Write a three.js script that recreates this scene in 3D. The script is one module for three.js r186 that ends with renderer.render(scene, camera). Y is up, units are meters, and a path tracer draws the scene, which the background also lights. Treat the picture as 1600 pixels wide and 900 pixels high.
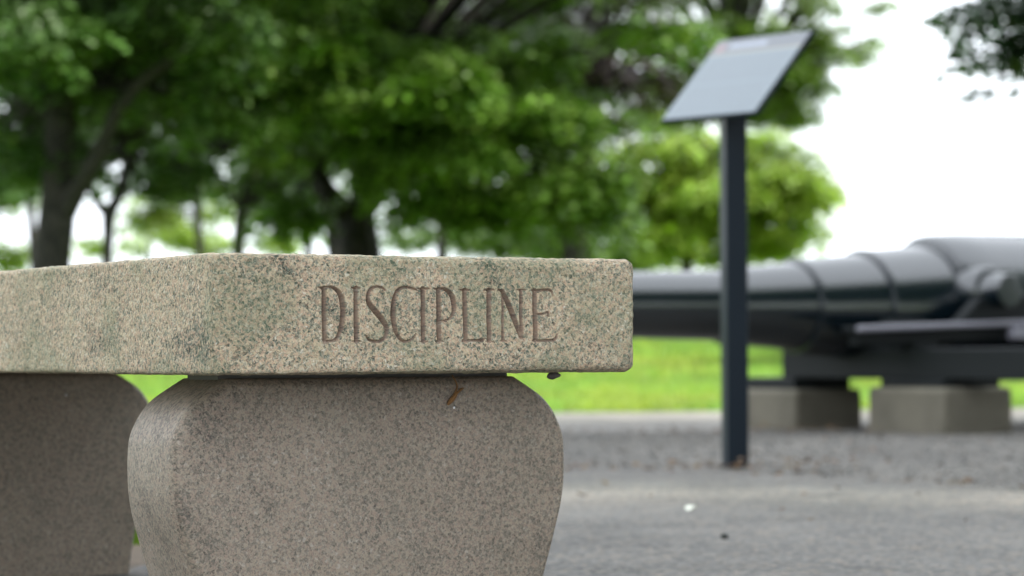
import * as THREE from 'three';
import { RoundedBoxGeometry } from 'three/addons/geometries/RoundedBoxGeometry.js';
import { mergeGeometries, mergeVertices, toCreasedNormals } from 'three/addons/utils/BufferGeometryUtils.js';

// ------------------------------------------------------------------ camera, sky, sun, exposure
const scene = new THREE.Scene();
const F = 4200, K = 0.88, EYE = 0.415 * K, G = EYE / 0.327;                                   // focal length in photo pixels, bench scale, eye height
const camera = new THREE.PerspectiveCamera(2 * Math.atan(450 / F) * 180 / Math.PI, 16 / 9, 0.05, 3000);
camera.position.set(0, EYE, 0);
camera.rotation.order = 'YXZ';
camera.rotation.set(Math.atan(101 / F), 0, -0.25 * Math.PI / 180);
camera.focus = 3.36 * K;
camera.userData.fStop = 6.3;
camera.updateMatrixWorld(true);

{
  const W = 256, H = 128, d = new Float32Array(W * H * 4);
  for (let j = 0; j < H; j++) for (let i = 0; i < W; i++) {
    const a = (i + 0.5) / W * Math.PI * 2, e = ((j + 0.5) / H - 0.5) * Math.PI, k = (j * W + i) * 4;
    const c = 1.0 + 0.04 * Math.sin(a * 3 + 5 * e) * Math.cos(e) + 0.03 * Math.sin(a * 5 - 7 * e) * Math.cos(e) + 0.1 * Math.max(0, Math.sin(e));
    d[k] = 0.97 * c; d[k + 1] = 1.03 * c; d[k + 2] = 1.11 * c; d[k + 3] = 1;
  }
  const sky = new THREE.DataTexture(d, W, H, THREE.RGBAFormat, THREE.FloatType);
  sky.mapping = THREE.EquirectangularReflectionMapping; sky.magFilter = THREE.LinearFilter; sky.needsUpdate = true;
  scene.background = sky; scene.environment = sky;
}
const sun = new THREE.DirectionalLight(new THREE.Color(1, 0.95, 0.84), 4);
sun.position.set(20, 34, 8); sun.target.position.set(0, 0, -12);
sun.castShadow = true; sun.shadow.radius = 5; sun.shadow.mapSize.set(2048, 2048);
Object.assign(sun.shadow.camera, { left: -45, right: 45, top: 45, bottom: -45, near: 1, far: 160 });
scene.add(sun, sun.target);
const renderer = new THREE.WebGLRenderer({ antialias: true });
renderer.toneMapping = THREE.LinearToneMapping;
renderer.toneMappingExposure = 2.45;
renderer.shadowMap.enabled = true;

// ------------------------------------------------------------------ helpers
function rng(seed) { let a = seed >>> 0; return () => { a = (a + 0x6D2B79F5) >>> 0; let t = a; t = Math.imul(t ^ (t >>> 15), t | 1); t ^= t + Math.imul(t ^ (t >>> 7), t | 61); return ((t ^ (t >>> 14)) >>> 0) / 4294967296; }; }
const V = (x, y, z) => new THREE.Vector3(x, y, z);
const clamp = (x, a, b) => Math.min(b, Math.max(a, x)), mix = (a, b, t) => a + (b - a) * t;
const sstep = (a, b, x) => { const t = clamp((x - a) / (b - a), 0, 1); return t * t * (3 - 2 * t); };
function hash(x, y, z) { let h = Math.imul(x | 0, 374761393) ^ Math.imul(y | 0, 668265263) ^ Math.imul(z | 0, 2147483647 ^ 0x5bd1e995); h = Math.imul(h ^ (h >>> 13), 1274126177); h ^= h >>> 16; h = Math.imul(h, 0x85ebca6b); return ((h ^ (h >>> 15)) >>> 0) / 4294967296; }
function noise(x, y, z) {
  const X = Math.floor(x), Y = Math.floor(y), Z = Math.floor(z); let u = x - X, v = y - Y, w = z - Z;
  u = u * u * (3 - 2 * u); v = v * v * (3 - 2 * v); w = w * w * (3 - 2 * w);
  const a = mix(hash(X, Y, Z), hash(X + 1, Y, Z), u), b = mix(hash(X, Y + 1, Z), hash(X + 1, Y + 1, Z), u);
  const c = mix(hash(X, Y, Z + 1), hash(X + 1, Y, Z + 1), u), d = mix(hash(X, Y + 1, Z + 1), hash(X + 1, Y + 1, Z + 1), u);
  return mix(mix(a, b, v), mix(c, d, v), w);
}
const fbm = (x, y, z, n = 4) => { let s = 0, a = 0.5, t = 0; for (let i = 0; i < n; i++) { s += a * noise(x, y, z); t += a; a *= 0.5; x = x * 2.03 + 7; y = y * 2.03 + 3; z = z * 2.03 + 11; } return s / t; };
// a photo pixel as a direction, and the point at a given distance along the view
const rayOf = (px, py) => V((px - 800) / F, (450 - py) / F, -1).applyQuaternion(camera.quaternion);
const at = (px, py, depth) => { const r = rayOf(px, py); return r.multiplyScalar(depth / -r.z).add(camera.position); };
const onGround = (px, py) => { const r = rayOf(px, py); return r.multiplyScalar(-EYE / r.y).add(camera.position); };

const used = {};
function numbered(name) { const n = used[name] = (used[name] ?? -1) + 1; return n ? name + '_' + String(n).padStart(3, '0') : name; }
function mesh(name, geometry, material, parent) {
  const m = new THREE.Mesh(geometry, material); m.name = name; m.castShadow = m.receiveShadow = true; (parent ?? scene).add(m); return m;
}
function tag(o, label, category, group) { o.name = numbered(o.name); o.userData.label = label; o.userData.category = category; if (group) o.userData.group = group; return o; }
function thing(name, label, category, position, turn = 0, group) {
  const g = new THREE.Group(); g.name = name; tag(g, label, category, group); if (position) g.position.copy(position); g.rotation.y = turn; scene.add(g); return g;
}
const std = (o) => new THREE.MeshStandardMaterial(o), phys = (o) => new THREE.MeshPhysicalMaterial(o), rgb = (r, g, b) => new THREE.Color().setRGB(r, g, b);
const toByte = (l) => { l = clamp(l, 0, 1); return 255 * (l <= 0.0031308 ? l * 12.92 : 1.055 * Math.pow(l, 1 / 2.4) - 0.055); };
function texture(w, h, fill, colour = true, repeat = true) {       // fill(i, j) gives linear [r, g, b] or one number
  const d = new Uint8Array(w * h * 4);
  for (let j = 0; j < h; j++) for (let i = 0; i < w; i++) {
    const c = fill(i, j), k = (j * w + i) * 4;
    if (colour) { d[k] = toByte(c[0]); d[k + 1] = toByte(c[1]); d[k + 2] = toByte(c[2]); } else d[k] = d[k + 1] = d[k + 2] = clamp(c, 0, 1) * 255;
    d[k + 3] = 255;
  }
  const t = new THREE.DataTexture(d, w, h); t.magFilter = THREE.LinearFilter; if (colour) t.colorSpace = THREE.SRGBColorSpace;
  if (repeat) t.wrapS = t.wrapT = THREE.RepeatWrapping; t.needsUpdate = true; return t;
}
// tapered bent limb
function limb(points, radii, sides = 9, seed = 1, wobble = 0.12) {
  const curve = new THREE.CatmullRomCurve3(points, false, 'centripetal'), n = Math.max(6, points.length * 5), pos = [], uv = [], idx = [];
  const fr = curve.computeFrenetFrames(n, false); let len = 0, prev = null;
  for (let i = 0; i <= n; i++) {
    const t = i / n, p = curve.getPoint(t), k = t * (radii.length - 1), a = Math.min(radii.length - 2, Math.floor(k)), r0 = mix(radii[a], radii[a + 1], k - a);
    if (prev) len += p.distanceTo(prev); prev = p;
    for (let s = 0; s <= sides; s++) {
      const q = s % sides / sides * Math.PI * 2, r = r0 * (1 + wobble * 2 * (noise(Math.cos(q) * 1.3 + seed, Math.sin(q) * 1.3, len * 2.5) - 0.5));
      const o = fr.normals[i].clone().multiplyScalar(Math.cos(q) * r).addScaledVector(fr.binormals[i], Math.sin(q) * r).add(p);
      pos.push(o.x, o.y, o.z); uv.push(s / sides * 1.0, len);
    }
  }
  for (let i = 0; i < n; i++) for (let s = 0; s < sides; s++) { const a = i * (sides + 1) + s, b = a + sides + 1; idx.push(a, a + 1, b, a + 1, b + 1, b); }
  const g = new THREE.BufferGeometry(); g.setAttribute('position', new THREE.Float32BufferAttribute(pos, 3)); g.setAttribute('uv', new THREE.Float32BufferAttribute(uv, 2)); g.setIndex(idx); g.computeVertexNormals(); return g;
}

// ------------------------------------------------------------------ ground: lawn sheet, paths, gravel
const groundY = (x, depth) => {
  const rise = 0.95 * sstep(15.5, 50, depth) - 7 * sstep(54, 150, depth);
  return rise + (depth > 14 ? 0.05 * (fbm(x * 0.25, depth * 0.25, 3, 2) - 0.5) * sstep(14, 20, depth) : 0);
};
const lawnTex = texture(512, 512, (i, j) => {
  const n = 0.5 * noise(i * 0.55, j * 0.55, 1) + 0.5 * noise(i * 0.11, j * 0.11, 4), m = fbm(i * 0.02, j * 0.02, 9, 3);
  const t = 0.7 + 0.6 * n; return [0.135 * t * (0.8 + 0.4 * m), 0.225 * t, 0.016 * t];
});
{
  const xs = [], ds = [];
  for (let i = -40; i <= 40; i++) xs.push(Math.sign(i) * Math.pow(Math.abs(i) / 40, 2.2) * 900 + i * 0.25);
  for (let j = 0; j <= 110; j++) ds.push(j <= 80 ? -6 + j * 0.75 : 54 + Math.pow((j - 80) / 30, 2) * 1000);
  const pos = [], uv = [], idx = [], w = xs.length;
  for (const d of ds) for (const x of xs) { pos.push(x, groundY(x, d), -d); uv.push(x / 1.7, d / 1.7); }
  for (let j = 0; j + 1 < ds.length; j++) for (let i = 0; i + 1 < w; i++) { const a = j * w + i, b = a + w; idx.push(a, a + 1, b, a + 1, b + 1, b); }
  const g = new THREE.BufferGeometry(); g.setAttribute('position', new THREE.Float32BufferAttribute(pos, 3)); g.setAttribute('uv', new THREE.Float32BufferAttribute(uv, 2)); g.setIndex(idx); g.computeVertexNormals();
  const m = mesh('lawn_ground', g, std({ map: lawnTex, roughness: 1, bumpMap: lawnTex, bumpScale: 0.02 })); m.userData.kind = 'structure'; m.userData.label = 'bright green mown lawn rising gently behind the cannon';
}
const pathPoly = [[-2.6, -4], [-2.2, 2.2], [-0.75, 3.4], [-0.3, 4.75], [-0.28, 6.2], [-0.1, 7.4], [0.13, 7.3], [0.56, 7.05], [1.14, 5.98], [1.9, 4.6], [3.4, 2.2], [6.5, -4]].map(([x, d]) => [x * G, d * G]);
const gravelPoly = [[-0.1, 7.4], [-0.25, 9.0], [-0.3, 10.75], [0.4, 10.75], [1.0, 10.85], [1.55, 11.75], [3.2, 13.3], [7, 15], [12, 12], [9, 4], [6.5, -4], [3.4, 2.2], [1.9, 4.6], [1.14, 5.98], [0.56, 7.05], [0.13, 7.3]].map(([x, d]) => [x * G, d * G]);
const backPoly = [[-0.3, 10.75], [-0.6, 14.45], [0.8, 14.5], [2.4, 15.0], [6, 16.4], [9, 17.6], [9.4, 16.4], [7, 15], [3.2, 13.3], [1.55, 11.75], [1.0, 10.85], [0.4, 10.75]].map(([x, d]) => [x * G, d * G]);
const inside = (poly, x, d) => { let c = false; for (let i = 0, j = poly.length - 1; i < poly.length; j = i++) { const [a, b] = poly[i], [e, f] = poly[j]; if ((b > d) !== (f > d) && x < (e - a) * (d - b) / (f - b) + a) c = !c; } return c; };
function aggregate(seed, base, spread, tint) {
  return (i, j) => {
    const cell = hash(Math.floor(i / 3 + 1.2 * noise(i * 0.3, j * 0.3, seed)), Math.floor(j / 3 + 1.2 * noise(i * 0.3, j * 0.3, seed + 5)), seed), n = noise(i * 0.8, j * 0.8, seed + 2), big = 0.5 * fbm(i / 60, j / 60, seed, 3) + 0.5 * fbm(i / 260, j / 330, seed + 8, 3);
    const v = base * (1 + spread * (cell - 0.5) + 0.4 * (n - 0.5) + 1.3 * (big - 0.5)), warm = cell > 0.86 ? tint : 1;
    return [v * warm * 1.05, v, v * (2 - warm) * 0.9];
  };
}
function sheet(name, poly, y, material, label, scale, fray) {
  // the outline is subdivided and frayed so that its edge is uneven
  const pts = [], r = rng(poly.length * 31 + 7);
  for (let i = 0; i < poly.length; i++) { const [a, b] = poly[i], [c, d] = poly[(i + 1) % poly.length], n = Math.max(1, Math.round(Math.hypot(c - a, d - b) / 0.12)); for (let k = 0; k < n; k++) pts.push(new THREE.Vector2(mix(a, c, k / n) + (r() - 0.5) * fray, mix(b, d, k / n) + (r() - 0.5) * fray)); }
  const g = new THREE.ShapeGeometry(new THREE.Shape(pts)), p = g.attributes.position, uv = g.attributes.uv;
  for (let i = 0; i < p.count; i++) { const x = p.getX(i), d = p.getY(i); uv.setXY(i, x / scale, d / scale); p.setXYZ(i, x, y, -d); }
  g.computeVertexNormals(); if (g.attributes.normal.getY(0) < 0) { const ix = g.index.array; for (let i = 0; i < ix.length; i += 3) { const t = ix[i]; ix[i] = ix[i + 1]; ix[i + 1] = t; } g.computeVertexNormals(); }
  const m = mesh(name, g, material); m.userData.kind = 'structure'; m.userData.label = label; return m;
}
const asphaltTex = texture(1024, 1024, aggregate(11, 0.097, 1.3, 1.15)), gravelTex = texture(1024, 1024, aggregate(29, 0.1, 1.1, 1.15)), paleTex = texture(512, 512, aggregate(47, 0.125, 0.7, 1.1));
sheet('back_path', backPoly, 0.004, std({ map: paleTex, roughness: 0.95 }), 'pale paved path running along the edge of the lawn', 1.3, 0.05);
sheet('gravel_bed', gravelPoly, 0.008, std({ map: gravelTex, roughness: 1, bumpMap: gravelTex, bumpScale: 0.006 }), 'dark grey gravel bed under the cannon and sign', 2.7, 0.06);
const earthPoly = [[-2.1, 1.6], [-1.9, 4.4], [-1.0, 5.05], [-0.35, 5.05], [-0.3, 4.4], [-0.7, 3.2], [-1.2, 1.6]];
const earthTex = texture(512, 512, (i, j) => { const n = fbm(i * 0.03, j * 0.03, 5, 4), g = hash(i >> 1, j >> 1, 9), v = 0.6 + 0.5 * n + 0.5 * (g - 0.5); return [0.13 * v, 0.095 * v, 0.062 * v]; });
sheet('bare_earth', earthPoly, 0.01, std({ map: earthTex, roughness: 1, bumpMap: earthTex, bumpScale: 0.006 }), 'strip of bare brown earth under the bench', 0.9, 0.06);
sheet('asphalt_path', pathPoly, 0.014, std({ map: asphaltTex, roughness: 0.85, bumpMap: asphaltTex, bumpScale: 0.004 }), 'worn grey asphalt path beside the bench', 3.1, 0.03);

// ------------------------------------------------------------------ granite
const CELL = 0.0027;
function worley(x, y, z, c) {
  x /= c; y /= c; z /= c; const X = Math.floor(x), Y = Math.floor(y), Z = Math.floor(z); let best = 9, second = 9, id = 0;
  for (let k = -1; k <= 1; k++) for (let j = -1; j <= 1; j++) for (let i = -1; i <= 1; i++) {
    const a = X + i, b = Y + j, d = Z + k, h = hash(a, b, d), h2 = (h * 7919.17) % 1, h3 = (h * 104729.31) % 1, q = (a + h - x) ** 2 + (b + h2 - y) ** 2 + (d + h3 - z) ** 2;
    if (q < best) { second = best; best = q; id = h3 * 0.37 + h2 * 0.63; } else if (q < second) second = q;
  }
  return [id, Math.sqrt(second) - Math.sqrt(best)];
}
const GRAINS = [[0.026, 0.033, 0.027], [0.085, 0.104, 0.078], [0.2, 0.205, 0.155], [0.49, 0.34, 0.235], [0.53, 0.43, 0.29], [0.5, 0.455, 0.345], [0.70, 0.655, 0.555]];
const GRAIN_AT = [0.12, 0.27, 0.41, 0.57, 0.75, 0.92, 2];
const grain = (v) => GRAINS[v < 0 ? 0 : v > 0.9999 ? 6 : GRAIN_AT.findIndex((e) => v < e)];
function granite(x, y, z, rough, veins = 1) {          // mineral colour [r, g, b] and relief at a point of the block
  const wx = x + 0.003 * noise(x * 420, y * 420, z * 420), wy = y + 0.003 * noise(x * 420 + 9, y * 420, z * 420), [id] = worley(wx, wy, z, CELL), [id2] = worley(x + 3, y, z, CELL * 0.5);
  const drift = fbm(x * 9, y * 9, z * 9, 3) - 0.5, vein = fbm(x * 24 + y * 18, y * 6 - x * 4, z * 9, 4), streak = sstep(0.62, 0.72, vein);
  const shift = 0.28 * drift - 0.16 * veins * streak;
  const a = grain(clamp(id + shift, 0, 1)), b = grain(clamp(id2 + shift, 0, 1));
  const film = rough * sstep(0.5, 0.68, fbm(x * 14 + 5, y * 14, z * 14, 4)) * (0.35 + 0.65 * noise(x * 260, y * 260, z * 260));   // green algae in the rough-pitched faces
  const out = [0, 0, 0];
  for (let k = 0; k < 3; k++) out[k] = mix(mix(a[k], b[k], 0.44), [0.13, 0.18, 0.095][k], 0.42 * film);
  return [out, 0.55 * id + 0.45 * id2];
}

function honed(c) {                         // smooth-cut stone of the pedestals, without the weathered crust of the rough faces
  const g = 0.3 * c[0] + 0.5 * c[1] + 0.2 * c[2], out = [];
  for (let k = 0; k < 3; k++) out[k] = mix(0.72 * mix(c[k], g * [1.13, 1.0, 0.86][k], 0.35), [0.21, 0.152, 0.126][k], 0.28);
  return out;
}

// ------------------------------------------------------------------ bench
const TH = 29.7 * Math.PI / 180, W = 0.607 * K, T = 0.15 * K, LEN = 2.1 * K;
const corner = at(329, 588, 3.23 * K), SEAT = corner.y;              // lower near corner of the slab
const uDir = V(Math.cos(TH), 0, -Math.sin(TH)), dDir = V(-Math.sin(TH), 0, -Math.cos(TH));
const benchBase = corner.clone().addScaledVector(uDir, W / 2).addScaledVector(dDir, LEN / 2); benchBase.y = 0;
const bench = thing('stone_bench', 'pink and grey granite bench with DISCIPLINE carved into its slab end', 'bench', benchBase, TH);
const faceXY = (px, py) => {                                     // pixel -> position on the slab's end face, local x and y
  const r = rayOf(px, py), n = dDir.clone().negate(), t = corner.clone().sub(camera.position).dot(n) / r.dot(n), p = r.multiplyScalar(t).add(camera.position);
  return [p.clone().sub(benchBase).dot(uDir), p.y];
};
// lettering: strokes [x, y, half width] measured on a 3.636 times enlargement whose corner is pixel (460, 420)
const strokes = [
  // D
  [[140, 106, 4], [160, 110, 8], [176, 116, 8]], [[172, 112, 14], [173, 260, 15], [177, 412, 14]], [[172, 107, 6], [215, 106, 8], [250, 128, 12], [272, 175, 15], [279, 240, 16], [274, 310, 15], [258, 370, 13], [236, 404, 9], [212, 411, 8], [178, 410, 8]],
  // I
  [[328, 108, 5], [350, 112, 8], [376, 109, 5]], [[352, 112, 13], [353, 260, 14], [356, 412, 14]], [[336, 413, 4], [380, 413, 4]],
  // S
  [[522, 124, 5], [505, 110, 7], [470, 104, 8], [438, 118, 11], [422, 155, 13], [428, 195, 15], [462, 240, 16], [505, 292, 16], [528, 340, 14], [522, 385, 11], [490, 412, 9], [450, 412, 8], [424, 402, 7], [410, 380, 5]],
  // C
  [[700, 122, 6], [660, 108, 7], [620, 108, 9], [588, 128, 11], [570, 180, 14], [564, 245, 15], [570, 315, 14], [588, 375, 11], [618, 410, 9], [650, 412, 7], [680, 392, 6], [693, 372, 4]],
  // I
  [[705, 113, 5], [735, 117, 8], [768, 113, 5]], [[734, 116, 14], [734, 260, 14], [736, 412, 13]], [[716, 414, 4], [758, 414, 4]],
  // P
  [[798, 114, 5], [822, 118, 8], [838, 117, 7]], [[822, 118, 13], [823, 260, 14], [826, 412, 14]], [[822, 114, 6], [858, 117, 10], [892, 146, 14], [908, 195, 15], [910, 235, 14], [898, 272, 9], [872, 292, 6], [830, 298, 5]], [[806, 414, 4], [850, 414, 4]],
  // L
  [[945, 120, 5], [972, 124, 8], [1000, 121, 5]], [[971, 122, 13], [973, 260, 14], [977, 408, 13]], [[960, 409, 7], [1030, 408, 7], [1072, 407, 9], [1084, 398, 4]],
  // I
  [[1082, 120, 5], [1108, 122, 8], [1134, 120, 5]], [[1108, 122, 13], [1108, 260, 14], [1111, 412, 13]], [[1092, 413, 4], [1132, 413, 4]],
  // N
  [[1160, 120, 5], [1186, 126, 9]], [[1188, 124, 8], [1188, 260, 8], [1188, 408, 9]], [[1186, 128, 12], [1235, 240, 16], [1292, 392, 12]], [[1290, 124, 9], [1290, 260, 10], [1293, 395, 9]], [[1268, 120, 4], [1312, 121, 5]], [[1172, 411, 4], [1204, 411, 4]],
  // E
  [[1350, 122, 5], [1372, 126, 8], [1462, 126, 7], [1470, 150, 5]], [[1368, 124, 13], [1370, 260, 14], [1374, 408, 13]], [[1372, 260, 6], [1420, 257, 6], [1442, 248, 5], [1443, 270, 5]], [[1360, 408, 7], [1440, 408, 8], [1482, 402, 8], [1496, 372, 4]],
].map((s) => {
  const mm = T / 195 / 3.636, q = s.map(([x, y, h]) => { const [a, b] = faceXY(460 + x / 3.636, 420 + y / 3.636); return V(a, b, h * mm * 1.2); });
  if (q.length < 4) return q;
  const c = new THREE.CatmullRomCurve3(q, false, 'centripetal'); return c.getPoints(q.length * 5);
});
const letterBins = new Map(), BIN = 0.006;
for (const s of strokes) for (let i = 0; i + 1 < s.length; i++) {
  const a = s[i], b = s[i + 1], m = 0.006;
  for (let X = Math.floor((Math.min(a.x, b.x) - m) / BIN); X <= Math.floor((Math.max(a.x, b.x) + m) / BIN); X++) for (let Y = Math.floor((Math.min(a.y, b.y) - m) / BIN); Y <= Math.floor((Math.max(a.y, b.y) + m) / BIN); Y++) { const k = X + ',' + Y; if (!letterBins.has(k)) letterBins.set(k, []); letterBins.get(k).push([a, b]); }
}
function carved(x, y) {                                          // > 0 inside a letter: distance to its edge
  const list = letterBins.get(Math.floor(x / BIN) + ',' + Math.floor(y / BIN)); let g = -1; if (!list) return g;
  for (const [a, b] of list) { const dx = b.x - a.x, dy = b.y - a.y, t = clamp(((x - a.x) * dx + (y - a.y) * dy) / (dx * dx + dy * dy + 1e-12), 0, 1), d = Math.hypot(x - a.x - dx * t, y - a.y - dy * t); g = Math.max(g, mix(a.z, b.z, t) - d); }
  return g;
}
const relief = (x, y, z) => 0.0015 * (fbm(x * 45, y * 45, z * 45, 3) - 0.5) + 0.0026 * (fbm(x * 150 + 9, y * 150, z * 150, 3) - 0.5) + 0.001 * (fbm(x * 9, y * 9, z * 9 + 4, 2) - 0.5);
const slabGeometries = [];
const AW = 2048, AH = 1024;                                      // one atlas: end face, side face, the rest
function slabFace(axis, sign, du, dv, region) {                  // region: [row 0, row 1] of the atlas; a = along u, b = along v
  const half = [W / 2, T / 2, LEN / 2], R = 0.0105, [a, b] = axis === 2 ? [0, 1] : axis === 0 ? [2, 1] : [2, 0];
  const nu = Math.round(2 * half[a] / du), nv = Math.round(2 * half[b] / dv), pos = [], uv = [], idx = [], q = [0, 0, 0];
  for (let j = 0; j <= nv; j++) for (let i = 0; i <= nu; i++) {
    q[axis] = sign * half[axis]; q[a] = (i / nu * 2 - 1) * half[a]; q[b] = (j / nv * 2 - 1) * half[b];
    const r = R * mix(0.6, 1.15, sstep(-0.2, 0.2, q[0])) * (0.92 + 0.3 * noise(q[0] * 28 + 3, q[1] * 28, q[2] * 28));
    const c = q.map((v, k) => clamp(v, -half[k] + r, half[k] - r)), n = q.map((v, k) => v - c[k]), l = Math.hypot(...n) || 1;
    let h = r; const p0 = c.map((v, k) => v + n[k] / l * h);
    h += relief(p0[0], p0[1], p0[2]) - 0.001;
    if (axis === 2 && sign > 0) { const g = carved(p0[0], p0[1] + SEAT + T / 2); if (g > 0) h = r - 0.001 - Math.min(0.012, g * 3) + 0.2 * (h - r); }
    pos.push(...c.map((v, k) => v + n[k] / l * h)); uv.push((i / nu * (AW - 4) + 2) / AW, mix(region[0] + 2, region[1] - 2, j / nv) / AH);
  }
  const flip = (axis === 2 ? sign < 0 : axis === 0 ? sign > 0 : sign < 0);
  for (let j = 0; j < nv; j++) for (let i = 0; i < nu; i++) { const A = j * (nu + 1) + i, B = A + nu + 1; if (!flip) idx.push(A, A + 1, B, A + 1, B + 1, B); else idx.push(A, B, A + 1, A + 1, B, B + 1); }
  const g = new THREE.BufferGeometry(); g.setAttribute('position', new THREE.Float32BufferAttribute(pos, 3)); g.setAttribute('uv', new THREE.Float32BufferAttribute(uv, 2)); g.setIndex(idx); g.computeVertexNormals(); slabGeometries.push(g);
}
slabFace(2, 1, 0.00065, 0.00065, [0, 512]); slabFace(0, -1, 0.003, 0.0025, [512, 704]); slabFace(0, 1, 0.006, 0.004, [512, 704]); slabFace(2, -1, 0.005, 0.004, [0, 512]);
slabFace(1, 1, 0.006, 0.004, [704, 1024]); slabFace(1, -1, 0.01, 0.006, [704, 1024]);
const slabBump = new Float32Array(AW * AH);
const slabTex = texture(AW, AH, (i, j) => {
  const s = i / AW; let x, y, z;
  if (j < 512) { x = (s - 0.5) * W; y = (j / 512 - 0.5) * T; z = LEN / 2; } else if (j < 704) { x = -W / 2; y = ((j - 512) / 192 - 0.5) * T; z = (s - 0.5) * LEN; } else { x = ((j - 704) / 320 - 0.5) * W; y = T / 2; z = (s - 0.5) * LEN; }
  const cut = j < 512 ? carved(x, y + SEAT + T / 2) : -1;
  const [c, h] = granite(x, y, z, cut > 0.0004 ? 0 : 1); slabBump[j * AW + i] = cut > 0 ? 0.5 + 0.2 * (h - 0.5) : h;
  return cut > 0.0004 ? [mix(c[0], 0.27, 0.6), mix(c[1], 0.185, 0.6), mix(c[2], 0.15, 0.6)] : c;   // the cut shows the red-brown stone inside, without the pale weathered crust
}, true, false);
const slabBumpTex = texture(AW, AH, (i, j) => slabBump[j * AW + i], false, false);
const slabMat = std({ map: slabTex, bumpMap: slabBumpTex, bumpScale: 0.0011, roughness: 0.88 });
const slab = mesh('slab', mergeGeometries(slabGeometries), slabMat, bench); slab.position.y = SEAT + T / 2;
slab.userData.label = 'rough granite seat slab with carved word on its end';

// pedestals: right-hand outline measured as [x, y] pixels
const k0 = [[807, 594], [826, 601.5], [849, 617], [864, 634], [875, 654], [883, 677], [885.5, 711], [884.7, 749], [882, 775], [877, 802], [869.6, 832], [864, 854.6], [856, 885], [849, 915], [843, 950], [838, 990], [836, 1010]];
const outline = k0.map(([x, y]) => { const k = (x - 800) / F, a = (0.1763 + 3.512 * k) / (0.869 - 0.495 * k); return [a * K, EYE - K * (y - 550.6) / F * (3.512 + 0.495 * a)]; });
outline[0][1] += 0.005; outline[1][1] += 0.001;
outline.push([outline.at(-1)[0] - 0.002, 0.004], [outline.at(-1)[0] - 0.004, -0.03]);
const legShape = new THREE.Shape(), side = new THREE.SplineCurve(outline.map(([a, b]) => new THREE.Vector2(a, b))).getPoints(60);
side.forEach((p, i) => legShape[i ? 'lineTo' : 'moveTo'](p.x, p.y)); side.reverse().forEach((p) => legShape.lineTo(-p.x, p.y)); legShape.closePath();
const LEG_T = 0.168 * K, BV = 0.015;
const legTex = texture(1024, 1024, (i, j) => {
  const x = i / 1024 * 0.64, y = j / 1024 * 0.64, out = honed(granite(x + 4, y, 0.3, 0.35, 0.7)[0]);
  return hash(Math.floor(i / 4), Math.floor(j / 4), 77) > 0.99993 ? [0.85, 0.86, 0.88] : out;  // rare near-white flecks are mica glints painted into the colour
});
const legMat = std({ map: legTex, roughness: 0.62, bumpMap: legTex, bumpScale: 0.0004 });
let legGeo = new THREE.ExtrudeGeometry(legShape, { depth: LEG_T - 2 * BV, bevelEnabled: true, bevelThickness: BV, bevelSize: BV, bevelOffset: -BV, bevelSegments: 5, steps: 1 });
{
  legGeo.computeVertexNormals(); const p = legGeo.attributes.position, n = legGeo.attributes.normal, uv = legGeo.attributes.uv;
  for (let i = 0; i < p.count; i++) { if (Math.abs(n.getZ(i)) > 0.6) uv.setXY(i, (p.getX(i) + 0.31) / 0.64, (p.getY(i) + 0.05) / 0.64); else uv.setXY(i, (p.getZ(i) + (p.getX(i) > 0 ? 0.33 : 0.02)) / 0.64, (p.getY(i) + 0.05) / 0.64); }
  legGeo = toCreasedNormals(legGeo, 0.5); legGeo.translate(0, 0, BV);
}
const padMat = std({ color: rgb(0.17, 0.165, 0.155), roughness: 0.95 });
for (const setback of [0.1535 * K, 1.62 * K]) {
  const g = legGeo.clone(); const l = mesh('pedestal', g, legMat, bench); l.position.z = LEN / 2 - setback - LEG_T;
  const p = mesh('bearing_pad', new THREE.BoxGeometry(0.374, SEAT - outline[0][1] + 0.004, LEG_T - 0.06), padMat, bench); p.position.set(0, (SEAT + outline[0][1]) / 2, LEN / 2 - setback - LEG_T / 2);
}
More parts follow.
